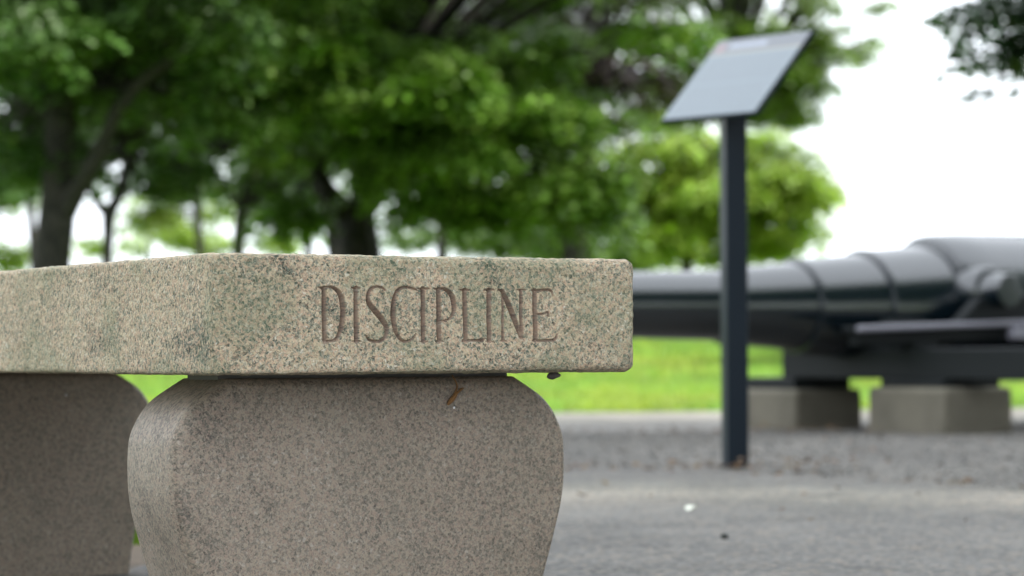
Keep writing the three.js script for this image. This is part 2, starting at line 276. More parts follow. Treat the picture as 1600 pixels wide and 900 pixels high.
// things on the bench
const legFace = LEN / 2 - 0.1535 * K;
const onLeg = (px, py) => { const r = rayOf(px, py), n = dDir.clone().negate(), o = benchBase.clone().addScaledVector(n, legFace), t = o.sub(camera.position).dot(n) / r.dot(n); return r.multiplyScalar(t).add(camera.position); };
{
  const lump = new THREE.SphereGeometry(0.008, 20, 14), p = lump.attributes.position; lump.scale(1, 0.55, 0.8);
  for (let i = 0; i < p.count; i++) { const k = 1 + 0.5 * (noise(p.getX(i) * 200 + 5, p.getY(i) * 200, p.getZ(i) * 200) - 0.5); p.setXYZ(i, p.getX(i) * k + p.getY(i) * 0.35, p.getY(i) * k, p.getZ(i) * k); } lump.computeVertexNormals();
  const m = tag(mesh('mud_lump', lump, std({ color: rgb(0.06, 0.05, 0.045), roughness: 0.9 })), 'tiny dark lump stuck under the overhanging slab edge', 'lump'); const q = at(865, 589.5, 3.5 * K); m.position.set(q.x, SEAT - 0.0028, q.z); m.rotation.y = TH;
  const husk = thing('dried_husk', 'tiny orange-brown dried husk caught on the pedestal below the slab', 'husk', onLeg(708, 618).addScaledVector(dDir, -0.0035), TH);
  const hm = std({ color: rgb(0.22, 0.11, 0.035), roughness: 0.8 }), pod = new THREE.SphereGeometry(0.003, 12, 8); pod.scale(1, 3.2, 0.8);
  const b = mesh('pod', pod, hm, husk); b.rotation.z = -0.75; b.position.set(-0.003, -0.004, 0);
  mesh('stalk', limb([V(-0.001, 0, 0), V(0.003, 0.011, 0.001), V(-0.003, 0.024, 0.0)], [0.0011, 0.0009, 0.0006], 6), hm, husk);
  mesh('wing', limb([V(0, 0, 0), V(0.008, 0.007, 0.001), V(0.013, 0.009, 0)], [0.0012, 0.0014, 0.0004], 6), hm, husk);
}

// ------------------------------------------------------------------ sign
{
  const D = 7.4 * G, base = onGround(1149, 735), post = thing('information_sign', 'dark metal post carrying a tilted printed panel, standing in gravel', 'sign', V(base.x, 0, base.z));
  const paint = phys({ color: rgb(0.004, 0.010, 0.017), roughness: 0.45, specularIntensity: 0.32 });
  const top = at(1150, 176, D).y, w = 0.069 * G, YAW = -47 * Math.PI / 180;
  const tube = mesh('post', new RoundedBoxGeometry(w * 0.9, top + 0.02, w * 0.9, 3, 0.006), paint, post); tube.position.y = (top + 0.02) / 2 - 0.02; tube.rotation.y = 0.22;
  const TILT = 45 * Math.PI / 180, pw = 0.355 * G, ph = 0.345 * G, panel = new THREE.Group(); panel.name = 'panel'; post.add(panel);
  const cen = at(1151, 118, D).sub(post.position); panel.position.copy(cen); panel.rotation.order = 'YXZ'; panel.rotation.set(-(Math.PI / 2 - TILT), YAW, 0);
  const print = document.createElement('canvas'); print.width = 1024; print.height = 864; const c = print.getContext('2d');
  c.fillStyle = '#475863'; c.fillRect(0, 0, 1024, 864); c.fillStyle = '#363e49'; c.fillRect(0, 0, 1024, 150); c.fillStyle = '#66665a'; c.fillRect(0, 150, 1024, 26);
  c.fillStyle = '#6a4a50'; c.beginPath(); c.arc(90, 92, 52, 0, 7); c.fill(); c.fillStyle = '#7f8798'; const r = rng(5);
  for (let x = 190; x < 610; x += 30) c.fillRect(x, 52, 16 + r() * 8, 58);
  c.fillStyle = '#35444e'; for (let y = 230; y < 820; y += 34) { if (Math.abs(y - 500) < 18) continue; for (let x = 60; x < 930;) { const l = 20 + r() * 70; c.fillRect(x, y, l, 12); x += l + 12; } }
  const tex = new THREE.CanvasTexture(print); tex.colorSpace = THREE.SRGBColorSpace; tex.magFilter = THREE.LinearFilter;
  const board = mesh('board', new RoundedBoxGeometry(pw, ph, 0.014, 3, 0.004), paint, panel); board.position.z = -0.008;
  const face = new THREE.PlaneGeometry(pw - 0.012, ph - 0.012), f = mesh('printed_face', face, phys({ map: tex, roughness: 0.35, clearcoat: 0.6, clearcoatRoughness: 0.2 }), panel); f.position.z = 0.0012;
  const br = mesh('bracket', new RoundedBoxGeometry(0.1, 0.1, 0.03, 3, 0.005), paint, panel); br.position.z = -0.03;
}

// ------------------------------------------------------------------ cannon on its concrete blocks
{
  const B = 33 * Math.PI / 180, aDir = V(Math.cos(B), 0, -Math.sin(B)), pDir = V(Math.sin(B), 0, Math.cos(B));       // along the barrel to the breech; across it towards the path
  const lc = V(1.160 * G, 0, -11.0 * G), rc = lc.clone().addScaledVector(pDir, 0.894 * G), BA = 0.355 * G, BP = 0.45 * G;
  const centre = (c) => c.clone().addScaledVector(aDir, BA / 2).addScaledVector(pDir, -BP / 2);
  const concrete = texture(512, 512, (i, j) => { const n = fbm(i * 0.02, j * 0.02, 3, 5), s = noise(i * 0.9, j * 0.9, 6), v = 0.115 * (0.62 + 0.6 * n + 0.25 * s); return [v * 1.1, v, v * 0.76]; });
  const cm = std({ map: concrete, roughness: 0.95, bumpMap: concrete, bumpScale: 0.003 });
  for (const [c, h, label] of [[lc, 0.172 * G, 'low weathered concrete block under the left end of the cannon frame'], [rc, 0.186 * G, 'low weathered concrete block with clean chamfer beneath the cannon trunnion']]) {
    const s = new THREE.Shape(); const ch = 0.02; s.moveTo(-BA / 2, -0.05); s.lineTo(BA / 2, -0.05); s.lineTo(BA / 2, h - ch); s.lineTo(BA / 2 - ch, h); s.lineTo(-BA / 2 + ch, h); s.lineTo(-BA / 2, h - ch); s.closePath();
    const g = new THREE.ExtrudeGeometry(s, { depth: BP - 0.036, bevelEnabled: true, bevelThickness: 0.018, bevelSize: 0.018, bevelOffset: -0.018, bevelSegments: 2 }); g.translate(0, 0, -BP / 2 + 0.018);
    const m = tag(mesh('concrete_block', g, cm), label, 'block', 'concrete blocks carrying the cannon'); m.position.copy(centre(c)); m.rotation.y = B;
  }
  const mid = centre(lc).add(centre(rc)).multiplyScalar(0.5);
  const gun = thing('cannon', 'long glossy black cannon with stepped bands on a low black frame', 'cannon', mid, B); gun.scale.setScalar(G);   // local x to the breech, local z towards the path
  const paint = phys({ color: rgb(0.003, 0.008, 0.012), roughness: 0.22, ior: 1.88 }), flat = phys({ color: rgb(0.008, 0.01, 0.011), roughness: 0.6, specularIntensity: 0.4 }), worn = phys({ color: rgb(0.2, 0.195, 0.23), roughness: 0.35 });  // the third is pale to paint sky reflection on the rail, not wear
  const AXIS = 0.507, turn = (pts) => { const g = new THREE.LatheGeometry(pts.map(([s, r]) => new THREE.Vector2(r, s)), 72); g.rotateZ(-Math.PI / 2); return g; };
  const lathe = (name, pts, mat, parent) => { const m = mesh(name, toCreasedNormals(turn(pts), 0.6), mat, parent); return m; };
  const S1 = -0.72, S2 = -0.36, S3 = -0.02, S4 = 0.31;
  const barrel = lathe('barrel', [[-2.75, 0.0], [-2.75, 0.06], [-2.748, 0.122], [-2.73, 0.128], [-2.6, 0.122], [-2.2, 0.119], [-1.25, 0.1265], [S1, 0.138], [S1 + 0.004, 0.148], [S2, 0.176], [S2 + 0.004, 0.188], [S3, 0.216], [S3 + 0.004, 0.229], [S4, 0.256], [S4 + 0.006, 0.286], [S4 + 0.03, 0.298], [0.5, 0.308], [1.9, 0.312], [2.1, 0.28], [2.25, 0.18], [2.3, 0.09], [2.33, 0.0]], paint, gun); barrel.position.y = AXIS;
  for (const [s, r] of [[S1, 0.145], [S2, 0.186], [S3, 0.227], [S4, 0.266]]) lathe('band', [[s - 0.014, r - 0.012], [s - 0.012, r + 0.003], [s - 0.006, r + 0.006], [s + 0.004, r + 0.006], [s + 0.008, r - 0.006]], paint, barrel);
  for (const q of [-1, 1]) {
    const tr = new THREE.LatheGeometry([[0.098, 0.2], [0.098, 0.335], [0.09, 0.348], [0.072, 0.355], [0.068, 0.362], [0.068, 0.455], [0.063, 0.461], [0.0, 0.462]].map(([r, y]) => new THREE.Vector2(r, y)), 40); tr.rotateX(Math.PI / 2); if (q < 0) tr.rotateY(Math.PI);
    const t = mesh('trunnion', toCreasedNormals(tr, 0.6), paint, gun); t.position.set(0.37, AXIS + 0.06, 0);
    // cheek of the upper carriage below the trunnion
    const ck = new THREE.Shape(); ck.moveTo(0.16, 0.44); ck.lineTo(1.9, 0.47); ck.lineTo(1.75, 0.56); ck.lineTo(0.62, 0.57); ck.lineTo(0.45, 0.535); ck.lineTo(0.28, 0.535); ck.closePath();
    const cg = new THREE.ExtrudeGeometry(ck, { depth: 0.05, bevelEnabled: true, bevelThickness: 0.004, bevelSize: 0.004, bevelSegments: 1 }); cg.translate(0, 0, q * 0.36 - 0.025); mesh('cheek', cg, flat, gun);
    // sloping slide rail of the chassis, its pale top a painted sky reflection, on a dark web
    const rail = new THREE.Group(); rail.name = 'slide_rail'; gun.add(rail); rail.position.set(-0.37, 0.385, q * 0.36); rail.rotation.z = 0.03;
    const web = mesh('web', new RoundedBoxGeometry(2.6, 0.05, 0.05, 2, 0.006), flat, rail); web.position.set(1.3, -0.012, 0);
    const fl = mesh('flange', new RoundedBoxGeometry(2.64, 0.022, 0.075, 2, 0.006), flat, rail); fl.position.set(1.3, 0.025, 0);
  }
  const cap = mesh('slide_plate', new RoundedBoxGeometry(1.2, 0.025, 0.026, 3, 0.01), worn, gun); cap.position.set(0.21, 0.43, 0.415); cap.rotation.z = 0.03;
  const cap2 = mesh('slide_plate', new RoundedBoxGeometry(1.4, 0.025, 0.028, 3, 0.01), worn, gun); cap2.position.set(1.52, 0.472, 0.415); cap2.rotation.z = 0.03;
  const beam = mesh('transom', new RoundedBoxGeometry(0.16, 0.122, 1.85, 2, 0.008), flat, gun); beam.position.set(-0.03, 0.277, 0.525);
  for (const z of [-0.28, 0.28]) { const r = mesh('chassis_beam', new RoundedBoxGeometry(2.5, 0.115, 0.08, 2, 0.008), flat, gun); r.position.set(1.3, 0.28, z); }
  const led = mesh('ledge', new RoundedBoxGeometry(0.12, 0.02, 0.62, 2, 0.005), worn, gun); led.position.set(-0.03, 0.35, 0.1); led.material = flat;
  const sad = mesh('saddle', new RoundedBoxGeometry(0.24, 0.16, 0.5, 3, 0.03), flat, gun); sad.position.set(0.02, 0.375, 0);
  for (const c of [lc, rc]) { const z = centre(c).sub(mid).dot(pDir) / G, h = c === lc ? 0.172 : 0.186; const p = mesh('foot_plate', new RoundedBoxGeometry(0.30, 0.216 - h + 0.004, 0.36, 2, 0.006), flat, gun); p.position.set(0, (0.216 + h) / 2 + 0.001, z); }
  const cl = mesh('clamp', new RoundedBoxGeometry(0.09, 0.05, 0.05, 2, 0.01), worn, gun); cl.position.set(0.44, 0.395, 0.43);
  for (let i = 0; i < 6; i++) { const l = mesh('chain_link', new THREE.TorusGeometry(0.014, 0.004, 6, 12), flat, gun); l.scale.y = 1.35; l.position.set(0.52, 0.39 - i * 0.03, 0.47); l.rotation.y = i % 2 ? 1.2 : -0.3; }
}

// ------------------------------------------------------------------ trees
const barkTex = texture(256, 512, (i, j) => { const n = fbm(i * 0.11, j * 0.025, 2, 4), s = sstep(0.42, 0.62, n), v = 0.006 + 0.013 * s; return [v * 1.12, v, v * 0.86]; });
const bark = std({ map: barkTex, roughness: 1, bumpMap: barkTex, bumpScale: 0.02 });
function sprayGeometry(seed, leaves, length, leaf) {              // a twig of leaves lying roughly in a plane
  const r = rng(seed), pos = [], idx = [];
  for (let k = 0; k < leaves; k++) {
    const t = k / (leaves - 1), o = V((k % 2 ? 1 : -1) * 0.04 * (0.5 + r()), -0.10 * t * t + (r() - 0.5) * 0.06, (t - 0.35) * length), L = leaf * (0.7 + 0.6 * r()), wd = L * (0.42 + 0.16 * r());
    const e = new THREE.Euler((r() - 0.65) * 1.0, (k % 2 ? 1 : -1) * (0.5 + 0.7 * r()) + (k === leaves - 1 ? -0.6 : 0), (r() - 0.5) * 1.1, 'YXZ'), b = pos.length / 3;
    for (const [x, y, z] of [[0, 0, 0], [wd * 0.8, 0.012, L * 0.3], [wd, 0.0, L * 0.62], [0, -0.015, L * 1.05], [-wd, 0.0, L * 0.62], [-wd * 0.8, 0.012, L * 0.3]]) { const p = V(x, y, z).applyEuler(e).add(o); pos.push(p.x, p.y, p.z); }
    idx.push(b, b + 1, b + 2, b, b + 2, b + 3, b, b + 3, b + 4, b, b + 4, b + 5);
  }
  const g = new THREE.BufferGeometry(); g.setAttribute('position', new THREE.Float32BufferAttribute(pos, 3)); g.setIndex(idx); g.computeVertexNormals(); return g;
}
const SPRAYS = [sprayGeometry(3, 11, 0.42, 0.085), sprayGeometry(8, 9, 0.34, 0.095)];
const leafMat = new Map();
function leafMaterial(r, g, b) { const k = [r, g, b].join(); if (!leafMat.has(k)) leafMat.set(k, phys({ color: rgb(r, g, b), roughness: 0.42, transmission: 0.6, thickness: 0, specularIntensity: 0.5, side: THREE.DoubleSide })); return leafMat.get(k); }
const m4 = new THREE.Matrix4(), qq = new THREE.Quaternion(), ee = new THREE.Euler(), cc = new THREE.Color();
// wood: list of [[px, py, depth, radius] ...]; boughs: list of [px, py, depth, rx, ry, rz, sprays] in pixels and metres
function tree(o) {
  const r = rng(o.seed), first = o.wood[0][0], put = o.world ? (x, h, d) => V(x, h, -d) : at, foot = put(first[0], first[1], first[2]); foot.y = groundY(foot.x, first[2]);
  const t = thing(o.name, o.label, 'tree', foot, 0, o.group), wood = [];
  o.wood.forEach((w, k) => {
    const pts = w.map(([x, y, d]) => put(x, y, d).sub(foot)), rad = w.map((p) => p[3]);
    if (!k) { pts.unshift(V(pts[0].x * 0.3, -0.15, pts[0].z)); rad.unshift(rad[0] * 1.5); }
    wood.push(limb(pts, rad, w[0][3] > 0.12 ? 14 : 8, o.seed + k));
  });
  const hub = o.hub ? put(...o.hub).sub(foot) : null, mats = [[], []], cols = [[], []], S = o.size ?? 1;
  for (const [x, y, d, rx, ry, rz, n] of o.boughs) {
    const c = put(x, y, d).sub(foot);
    if (hub && !o.bare) { const m = hub.clone().lerp(c, 0.55).add(V(0, 0.12 * rx, 0)); wood.push(limb([hub, m, c], [0.05, 0.03, 0.01].map((q) => q * (o.twig ?? 1)), 5, x)); }
    const tone = 0.8 + 0.4 * r();
    for (let i = 0; i < n; i++) {
      let a, b, e; do { a = r() * 2 - 1; b = r() * 2 - 1; e = r() * 2 - 1; } while (a * a + b * b + e * e > 1);
      const out = Math.atan2(a, e) + (r() - 0.5) * 1.6, k = r() < 0.6 ? 0 : 1, sc = S * (0.75 + 0.55 * r());
      qq.setFromEuler(ee.set(0.25 + (r() - 0.4) * 0.8, out, (r() - 0.5) * 0.9, 'YXZ'));
      m4.compose(V(c.x + a * rx, c.y + b * ry - 0.18 * ry * (a * a + e * e), c.z + e * rz), qq, V(sc, sc, sc)); mats[k].push(m4.clone());
      const v = tone * (0.5 + 1.0 * r() * r() + 0.25 * r()); cols[k].push(cc.setRGB(v * (0.92 + 0.2 * r()), v, v * (0.85 + 0.3 * r())).clone());
    }
  }
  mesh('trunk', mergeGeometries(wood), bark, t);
  for (const k of [0, 1]) {
    if (!mats[k].length) continue;
    const im = new THREE.InstancedMesh(SPRAYS[k], leafMaterial(...o.leaf), mats[k].length); im.name = 'crown'; im.userData.kind = 'stuff'; im.castShadow = im.receiveShadow = true;
    mats[k].forEach((m, i) => { im.setMatrixAt(i, m); im.setColorAt(i, cols[k][i]); }); t.add(im);
  }
  return t;
}
// boughs scattered through an ellipsoid of pixels; skip(px, py) keeps openings
function boughs(seed, n, [cx, cy, cd], [rx, ry, rd], [bx, by, bz], sprays, skip) {
  const r = rng(seed), out = []; let guard = 0;
  while (out.length < n && guard++ < n * 60) {
    const a = r() * 2 - 1, b = r() * 2 - 1, c = r() * 2 - 1; if (a * a + b * b + c * c > 1) continue;
    const x = cx + a * rx, y = cy + b * ry; if (skip && skip(x, y)) continue;
    const k = 0.6 + 0.7 * r(); out.push([x, y, cd + c * rd, bx * k, by * k, bz * k, Math.round(sprays * k * k)]);
  }
  return out;
}
const grove = 'park trees standing behind the bench';
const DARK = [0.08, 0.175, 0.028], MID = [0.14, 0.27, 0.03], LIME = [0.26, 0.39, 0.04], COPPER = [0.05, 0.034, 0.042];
const hole = (list) => (x, y) => list.some(([a, b, c, d]) => ((x - a) / c) ** 2 + ((y - b) / d) ** 2 < 1);
const cat = (...f) => (x, y) => f.some((g) => g(x, y));
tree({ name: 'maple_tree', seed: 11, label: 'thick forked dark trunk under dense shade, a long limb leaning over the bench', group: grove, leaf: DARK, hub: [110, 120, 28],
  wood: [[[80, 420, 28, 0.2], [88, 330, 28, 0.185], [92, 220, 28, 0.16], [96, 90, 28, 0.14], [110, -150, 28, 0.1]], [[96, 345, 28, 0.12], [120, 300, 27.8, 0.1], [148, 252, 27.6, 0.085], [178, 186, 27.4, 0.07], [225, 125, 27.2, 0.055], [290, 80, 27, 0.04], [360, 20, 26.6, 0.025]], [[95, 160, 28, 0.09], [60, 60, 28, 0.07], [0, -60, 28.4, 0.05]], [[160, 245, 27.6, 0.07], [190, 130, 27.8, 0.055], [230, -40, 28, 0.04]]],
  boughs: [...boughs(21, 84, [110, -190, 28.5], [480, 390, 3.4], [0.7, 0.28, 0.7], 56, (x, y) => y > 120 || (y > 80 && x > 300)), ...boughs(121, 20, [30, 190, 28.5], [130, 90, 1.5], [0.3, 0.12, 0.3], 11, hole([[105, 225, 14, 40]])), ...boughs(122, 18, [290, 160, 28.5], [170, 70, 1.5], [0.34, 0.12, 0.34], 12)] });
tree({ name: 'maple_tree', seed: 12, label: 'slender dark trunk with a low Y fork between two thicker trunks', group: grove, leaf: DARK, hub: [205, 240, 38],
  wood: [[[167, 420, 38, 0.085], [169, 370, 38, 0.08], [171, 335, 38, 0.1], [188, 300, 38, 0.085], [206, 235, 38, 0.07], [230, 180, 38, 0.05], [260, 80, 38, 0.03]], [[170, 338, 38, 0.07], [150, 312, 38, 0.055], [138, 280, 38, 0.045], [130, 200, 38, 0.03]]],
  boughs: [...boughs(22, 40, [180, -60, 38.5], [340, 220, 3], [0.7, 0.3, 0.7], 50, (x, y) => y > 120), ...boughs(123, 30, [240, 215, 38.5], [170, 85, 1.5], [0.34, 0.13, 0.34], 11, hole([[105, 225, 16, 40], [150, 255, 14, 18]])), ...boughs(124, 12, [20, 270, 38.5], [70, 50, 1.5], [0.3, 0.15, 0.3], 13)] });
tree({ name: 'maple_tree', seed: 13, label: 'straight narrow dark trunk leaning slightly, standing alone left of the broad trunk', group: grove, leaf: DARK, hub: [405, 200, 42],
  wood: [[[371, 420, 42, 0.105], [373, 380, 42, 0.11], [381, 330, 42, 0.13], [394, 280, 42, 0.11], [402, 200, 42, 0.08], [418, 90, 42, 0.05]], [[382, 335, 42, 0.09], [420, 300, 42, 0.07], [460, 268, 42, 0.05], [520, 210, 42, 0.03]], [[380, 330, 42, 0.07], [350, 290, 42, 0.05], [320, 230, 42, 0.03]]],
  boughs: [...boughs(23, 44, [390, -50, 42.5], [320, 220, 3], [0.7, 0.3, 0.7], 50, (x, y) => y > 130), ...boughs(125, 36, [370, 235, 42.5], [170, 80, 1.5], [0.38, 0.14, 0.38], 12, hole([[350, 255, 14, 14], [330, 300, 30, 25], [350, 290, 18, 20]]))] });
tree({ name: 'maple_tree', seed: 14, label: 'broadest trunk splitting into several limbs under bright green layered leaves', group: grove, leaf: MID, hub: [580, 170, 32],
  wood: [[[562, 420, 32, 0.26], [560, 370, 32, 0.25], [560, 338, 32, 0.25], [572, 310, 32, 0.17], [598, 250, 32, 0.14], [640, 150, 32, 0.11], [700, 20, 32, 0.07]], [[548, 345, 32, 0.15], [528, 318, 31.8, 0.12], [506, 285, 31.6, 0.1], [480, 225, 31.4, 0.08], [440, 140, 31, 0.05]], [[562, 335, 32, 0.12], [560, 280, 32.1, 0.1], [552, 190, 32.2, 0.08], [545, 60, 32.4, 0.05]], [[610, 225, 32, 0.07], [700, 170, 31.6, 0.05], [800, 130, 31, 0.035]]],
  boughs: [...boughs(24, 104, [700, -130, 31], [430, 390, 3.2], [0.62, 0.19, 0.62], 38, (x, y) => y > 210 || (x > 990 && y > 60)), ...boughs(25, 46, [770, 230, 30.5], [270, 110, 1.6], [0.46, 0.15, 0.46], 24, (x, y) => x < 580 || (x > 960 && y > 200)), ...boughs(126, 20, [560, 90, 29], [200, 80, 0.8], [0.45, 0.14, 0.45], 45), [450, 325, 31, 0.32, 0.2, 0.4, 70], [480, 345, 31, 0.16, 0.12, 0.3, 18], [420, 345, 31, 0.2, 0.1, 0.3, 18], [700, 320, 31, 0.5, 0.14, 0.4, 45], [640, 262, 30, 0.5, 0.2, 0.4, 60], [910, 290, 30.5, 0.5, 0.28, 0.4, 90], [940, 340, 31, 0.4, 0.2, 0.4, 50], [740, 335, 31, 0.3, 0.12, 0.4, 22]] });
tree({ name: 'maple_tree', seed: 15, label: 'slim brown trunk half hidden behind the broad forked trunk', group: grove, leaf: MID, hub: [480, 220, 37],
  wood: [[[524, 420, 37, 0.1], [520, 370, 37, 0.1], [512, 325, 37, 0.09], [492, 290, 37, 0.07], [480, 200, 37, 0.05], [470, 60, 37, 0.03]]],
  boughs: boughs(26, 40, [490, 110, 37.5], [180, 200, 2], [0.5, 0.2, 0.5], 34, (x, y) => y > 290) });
tree({ name: 'copper_tree', seed: 16, label: 'dusky purple-leaved tree showing between the green crowns', leaf: COPPER, hub: [930, 150, 44],
  wood: [[[905, 430, 44, 0.16], [905, 330, 44, 0.15], [925, 200, 44, 0.11], [960, 60, 44, 0.07], [990, -80, 44, 0.04]]],
  boughs: [...boughs(27, 44, [900, 60, 44], [150, 200, 2.4], [0.6, 0.24, 0.6], 34), ...boughs(28, 16, [640, 190, 43], [170, 80, 1], [0.5, 0.2, 0.5], 32), [1010, 120, 43, 0.35, 0.5, 0.4, 46], [1030, 60, 43, 0.3, 0.3, 0.4, 24]] });
tree({ name: 'young_tree', seed: 17, label: 'round lime green young tree standing behind the sign post', leaf: LIME, hub: [1070, 330, 52], twig: 0.8,
  wood: [[[1073, 425, 52, 0.13], [1072, 385, 52, 0.12], [1066, 340, 52, 0.09], [1050, 290, 52, 0.06], [1040, 240, 52, 0.03]], [[1070, 350, 52, 0.07], [1100, 300, 52, 0.055], [1140, 260, 52, 0.03]], [[1068, 345, 52, 0.05], [1180, 320, 52, 0.04], [1250, 300, 52, 0.02]]],
  boughs: [...boughs(29, 100, [1155, 302, 52], [150, 100, 2.0], [0.44, 0.2, 0.44], 36), ...boughs(30, 34, [1045, 300, 51.5], [70, 95, 1.2], [0.42, 0.2, 0.42], 34), [1240, 375, 52, 0.5, 0.16, 0.4, 34], [1180, 392, 52, 0.4, 0.12, 0.4, 18], [1120, 395, 52, 0.4, 0.2, 0.4, 26], [1010, 350, 52, 0.5, 0.4, 0.4, 80], [1020, 240, 52, 0.4, 0.2, 0.4, 40]] });
tree({ name: 'tall_tree', seed: 18, label: 'airy yellow-green tall tree rising above the sign panel', leaf: [0.14, 0.24, 0.028], hub: [1150, 150, 64], twig: 1.4,
  wood: [[[1160, 440, 64, 0.2], [1155, 300, 64, 0.18], [1150, 150, 64, 0.13], [1160, 0, 64, 0.09], [1170, -150, 64, 0.05]], [[1152, 160, 64, 0.08], [1220, 80, 64, 0.06], [1300, 20, 64, 0.03]]],
  boughs: [...boughs(31, 110, [1150, -10, 64], [180, 200, 2.6], [0.55, 0.22, 0.55], 27), ...boughs(32, 34, [1230, 120, 64], [80, 80, 1.5], [0.5, 0.2, 0.5], 26), ...boughs(35, 34, [1120, 175, 64], [150, 60, 1.5], [0.5, 0.2, 0.5], 24), ...boughs(33, 22, [1320, 30, 64], [80, 85, 1.5], [0.42, 0.14, 0.42], 14)] });
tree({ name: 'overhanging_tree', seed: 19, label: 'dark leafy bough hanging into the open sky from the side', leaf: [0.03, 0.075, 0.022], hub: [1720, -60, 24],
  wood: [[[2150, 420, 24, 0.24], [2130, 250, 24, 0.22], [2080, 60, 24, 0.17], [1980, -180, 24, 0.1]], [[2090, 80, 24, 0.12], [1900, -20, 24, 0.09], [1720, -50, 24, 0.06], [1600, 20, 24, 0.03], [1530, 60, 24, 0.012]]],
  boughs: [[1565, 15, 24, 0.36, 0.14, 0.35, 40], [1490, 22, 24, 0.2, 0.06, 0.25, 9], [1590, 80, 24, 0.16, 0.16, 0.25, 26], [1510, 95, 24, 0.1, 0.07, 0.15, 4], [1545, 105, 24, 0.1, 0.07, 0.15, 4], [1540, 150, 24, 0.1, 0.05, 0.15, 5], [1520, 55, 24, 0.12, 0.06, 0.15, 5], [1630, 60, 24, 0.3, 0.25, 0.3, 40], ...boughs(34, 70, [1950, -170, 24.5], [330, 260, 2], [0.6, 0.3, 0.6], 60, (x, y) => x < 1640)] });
// the trees over the path: their crowns hang above the picture and keep the bench, the path and the cannon in shade
function shadeTree(seed, label, x, d, h, rx, ry) {
  const w = [0.2, 1.2, 2.4, 3.6, h].map((y, i) => [x + 0.05 * i, y, d, [0.27, 0.24, 0.2, 0.17, 0.1][i]]); if (h < 4) w.splice(2, 2);
  tree({ name: 'shade_tree', seed, label, world: true, leaf: MID, hub: [x, h - ry * 0.6, d], size: 1.35, twig: 1.6, wood: [w], boughs: boughs(seed + 1, 110, [x, h, d], [rx, ry, rx], [0.85, 0.42, 0.85], 50) });
}
shadeTree(61, 'tall shade tree beside the path whose high crown shades the bench', 5.0, -1.9, 8.6, 3.2, 2.8);
shadeTree(71, 'tall shade tree beside the gravel bed whose high crown shades the cannon', 6.9, 5.6, 9.0, 3.4, 2.8);
shadeTree(95, 'unseen low-branched leafy tree beyond the breech, added to darken the cannon reflections', 9.6, 9.4, 3.8, 3.3, 3.4);  // out of view, put there for dark reflections in the barrel
shadeTree(97, 'unseen low-branched leafy tree facing the sign, added to darken the cannon reflections', 10.2, 3.2, 3.8, 3.2, 3.4);  // also out of view, a second added dark mass for the barrel to mirror
shadeTree(91, 'unseen low-branched leafy tree on the grass side, added to darken that bench face', -5.2, -1.6, 3.4, 2.8, 2.6);  // out of view, added to keep skylight off the slab's long side
const back = 'trees further back behind the bench';
for (const [x, label, leaf, seed, low] of [[40, 'light green tree filling in behind the thick forked trunk', [0.1, 0.21, 0.026], 201, 300], [300, 'mid green tree spreading behind the slim Y-forked trunk', MID, 211, 310], [470, 'leafy tree directly behind the narrow leaning trunk', MID, 221, 325], [680, 'full green tree behind the broadest forked trunk', [0.07, 0.16, 0.024], 231, 335], [870, 'green tree with low leaves next to the dusky purple tree', [0.1, 0.2, 0.026], 241, 385]])
  tree({ name: 'background_tree', seed, label, group: back, leaf, hub: [x, 200, 54], twig: 1.2, wood: [[[x + 14, 430, 54, 0.09], [x + 8, 330, 54, 0.085], [x, 200, 54, 0.06], [x - 6, 40, 54, 0.03]]],
    boughs: [...boughs(seed + 1, 36, [x, 60, 54.5], [170, 190, 2], [0.55, 0.22, 0.55], 20, (a, y) => y > low - 60), ...boughs(seed + 2, 30, [x, low - 70, 54.5], [130, 75, 1.5], [0.4, 0.15, 0.4], 14)] });
function shrub(name, label, seed, leaf, list) {
  const [x, y, d] = list[0], foot = at(x, y, d); foot.y = groundY(foot.x, d); const r = rng(seed), t = thing(name, label, 'shrub', foot, 0, 'far shrubs behind the trees');
  const stems = [], ms = [], cs = [];
  for (const [px, py, dd, rx, ry, rz, n] of list) {
    const c = at(px, py, dd).sub(foot); stems.push(limb([V(c.x * 0.3, -0.3, c.z * 0.3), V(c.x * 0.7, c.y * 0.5, c.z * 0.7), c], [0.05, 0.03, 0.01], 6, px));
    for (let i = 0; i < n; i++) { let a, b, e; do { a = r() * 2 - 1; b = r() * 2 - 1; e = r() * 2 - 1; } while (a * a + b * b + e * e > 1); const sc = 0.8 + 0.6 * r(); qq.setFromEuler(ee.set((r() - 0.3) * 1.2, r() * 6.3, (r() - 0.5) * 1.2, 'YXZ')); ms.push(m4.compose(V(c.x + a * rx, c.y + b * ry, c.z + e * rz), qq, V(sc, sc, sc)).clone()); const v = 0.75 + 0.5 * r(); cs.push(cc.setRGB(v, v, v * 0.9).clone()); }
  }
  mesh('stem', mergeGeometries(stems), bark, t);
  const im = new THREE.InstancedMesh(SPRAYS[0], leafMaterial(...leaf), ms.length); im.name = 'foliage'; im.userData.kind = 'stuff'; im.castShadow = im.receiveShadow = true; ms.forEach((m, i) => { im.setMatrixAt(i, m); im.setColorAt(i, cs[i]); }); t.add(im);
}
shrub('far_shrub', 'light green shrub under the lime tree, behind the cannon muzzle end', 57, LIME, [[1100, 400, 56, 0.6, 0.22, 0.4, 60], [1030, 400, 56, 0.5, 0.25, 0.4, 60], [1200, 402, 56, 0.6, 0.14, 0.4, 36]]);
shrub('far_shrub', 'mid green shrub closing the view behind the slab end', 51, MID, [[930, 390, 58, 0.9, 0.55, 0.6, 220], [870, 400, 58, 0.6, 0.4, 0.5, 110], [990, 400, 58, 0.5, 0.45, 0.5, 120]]);
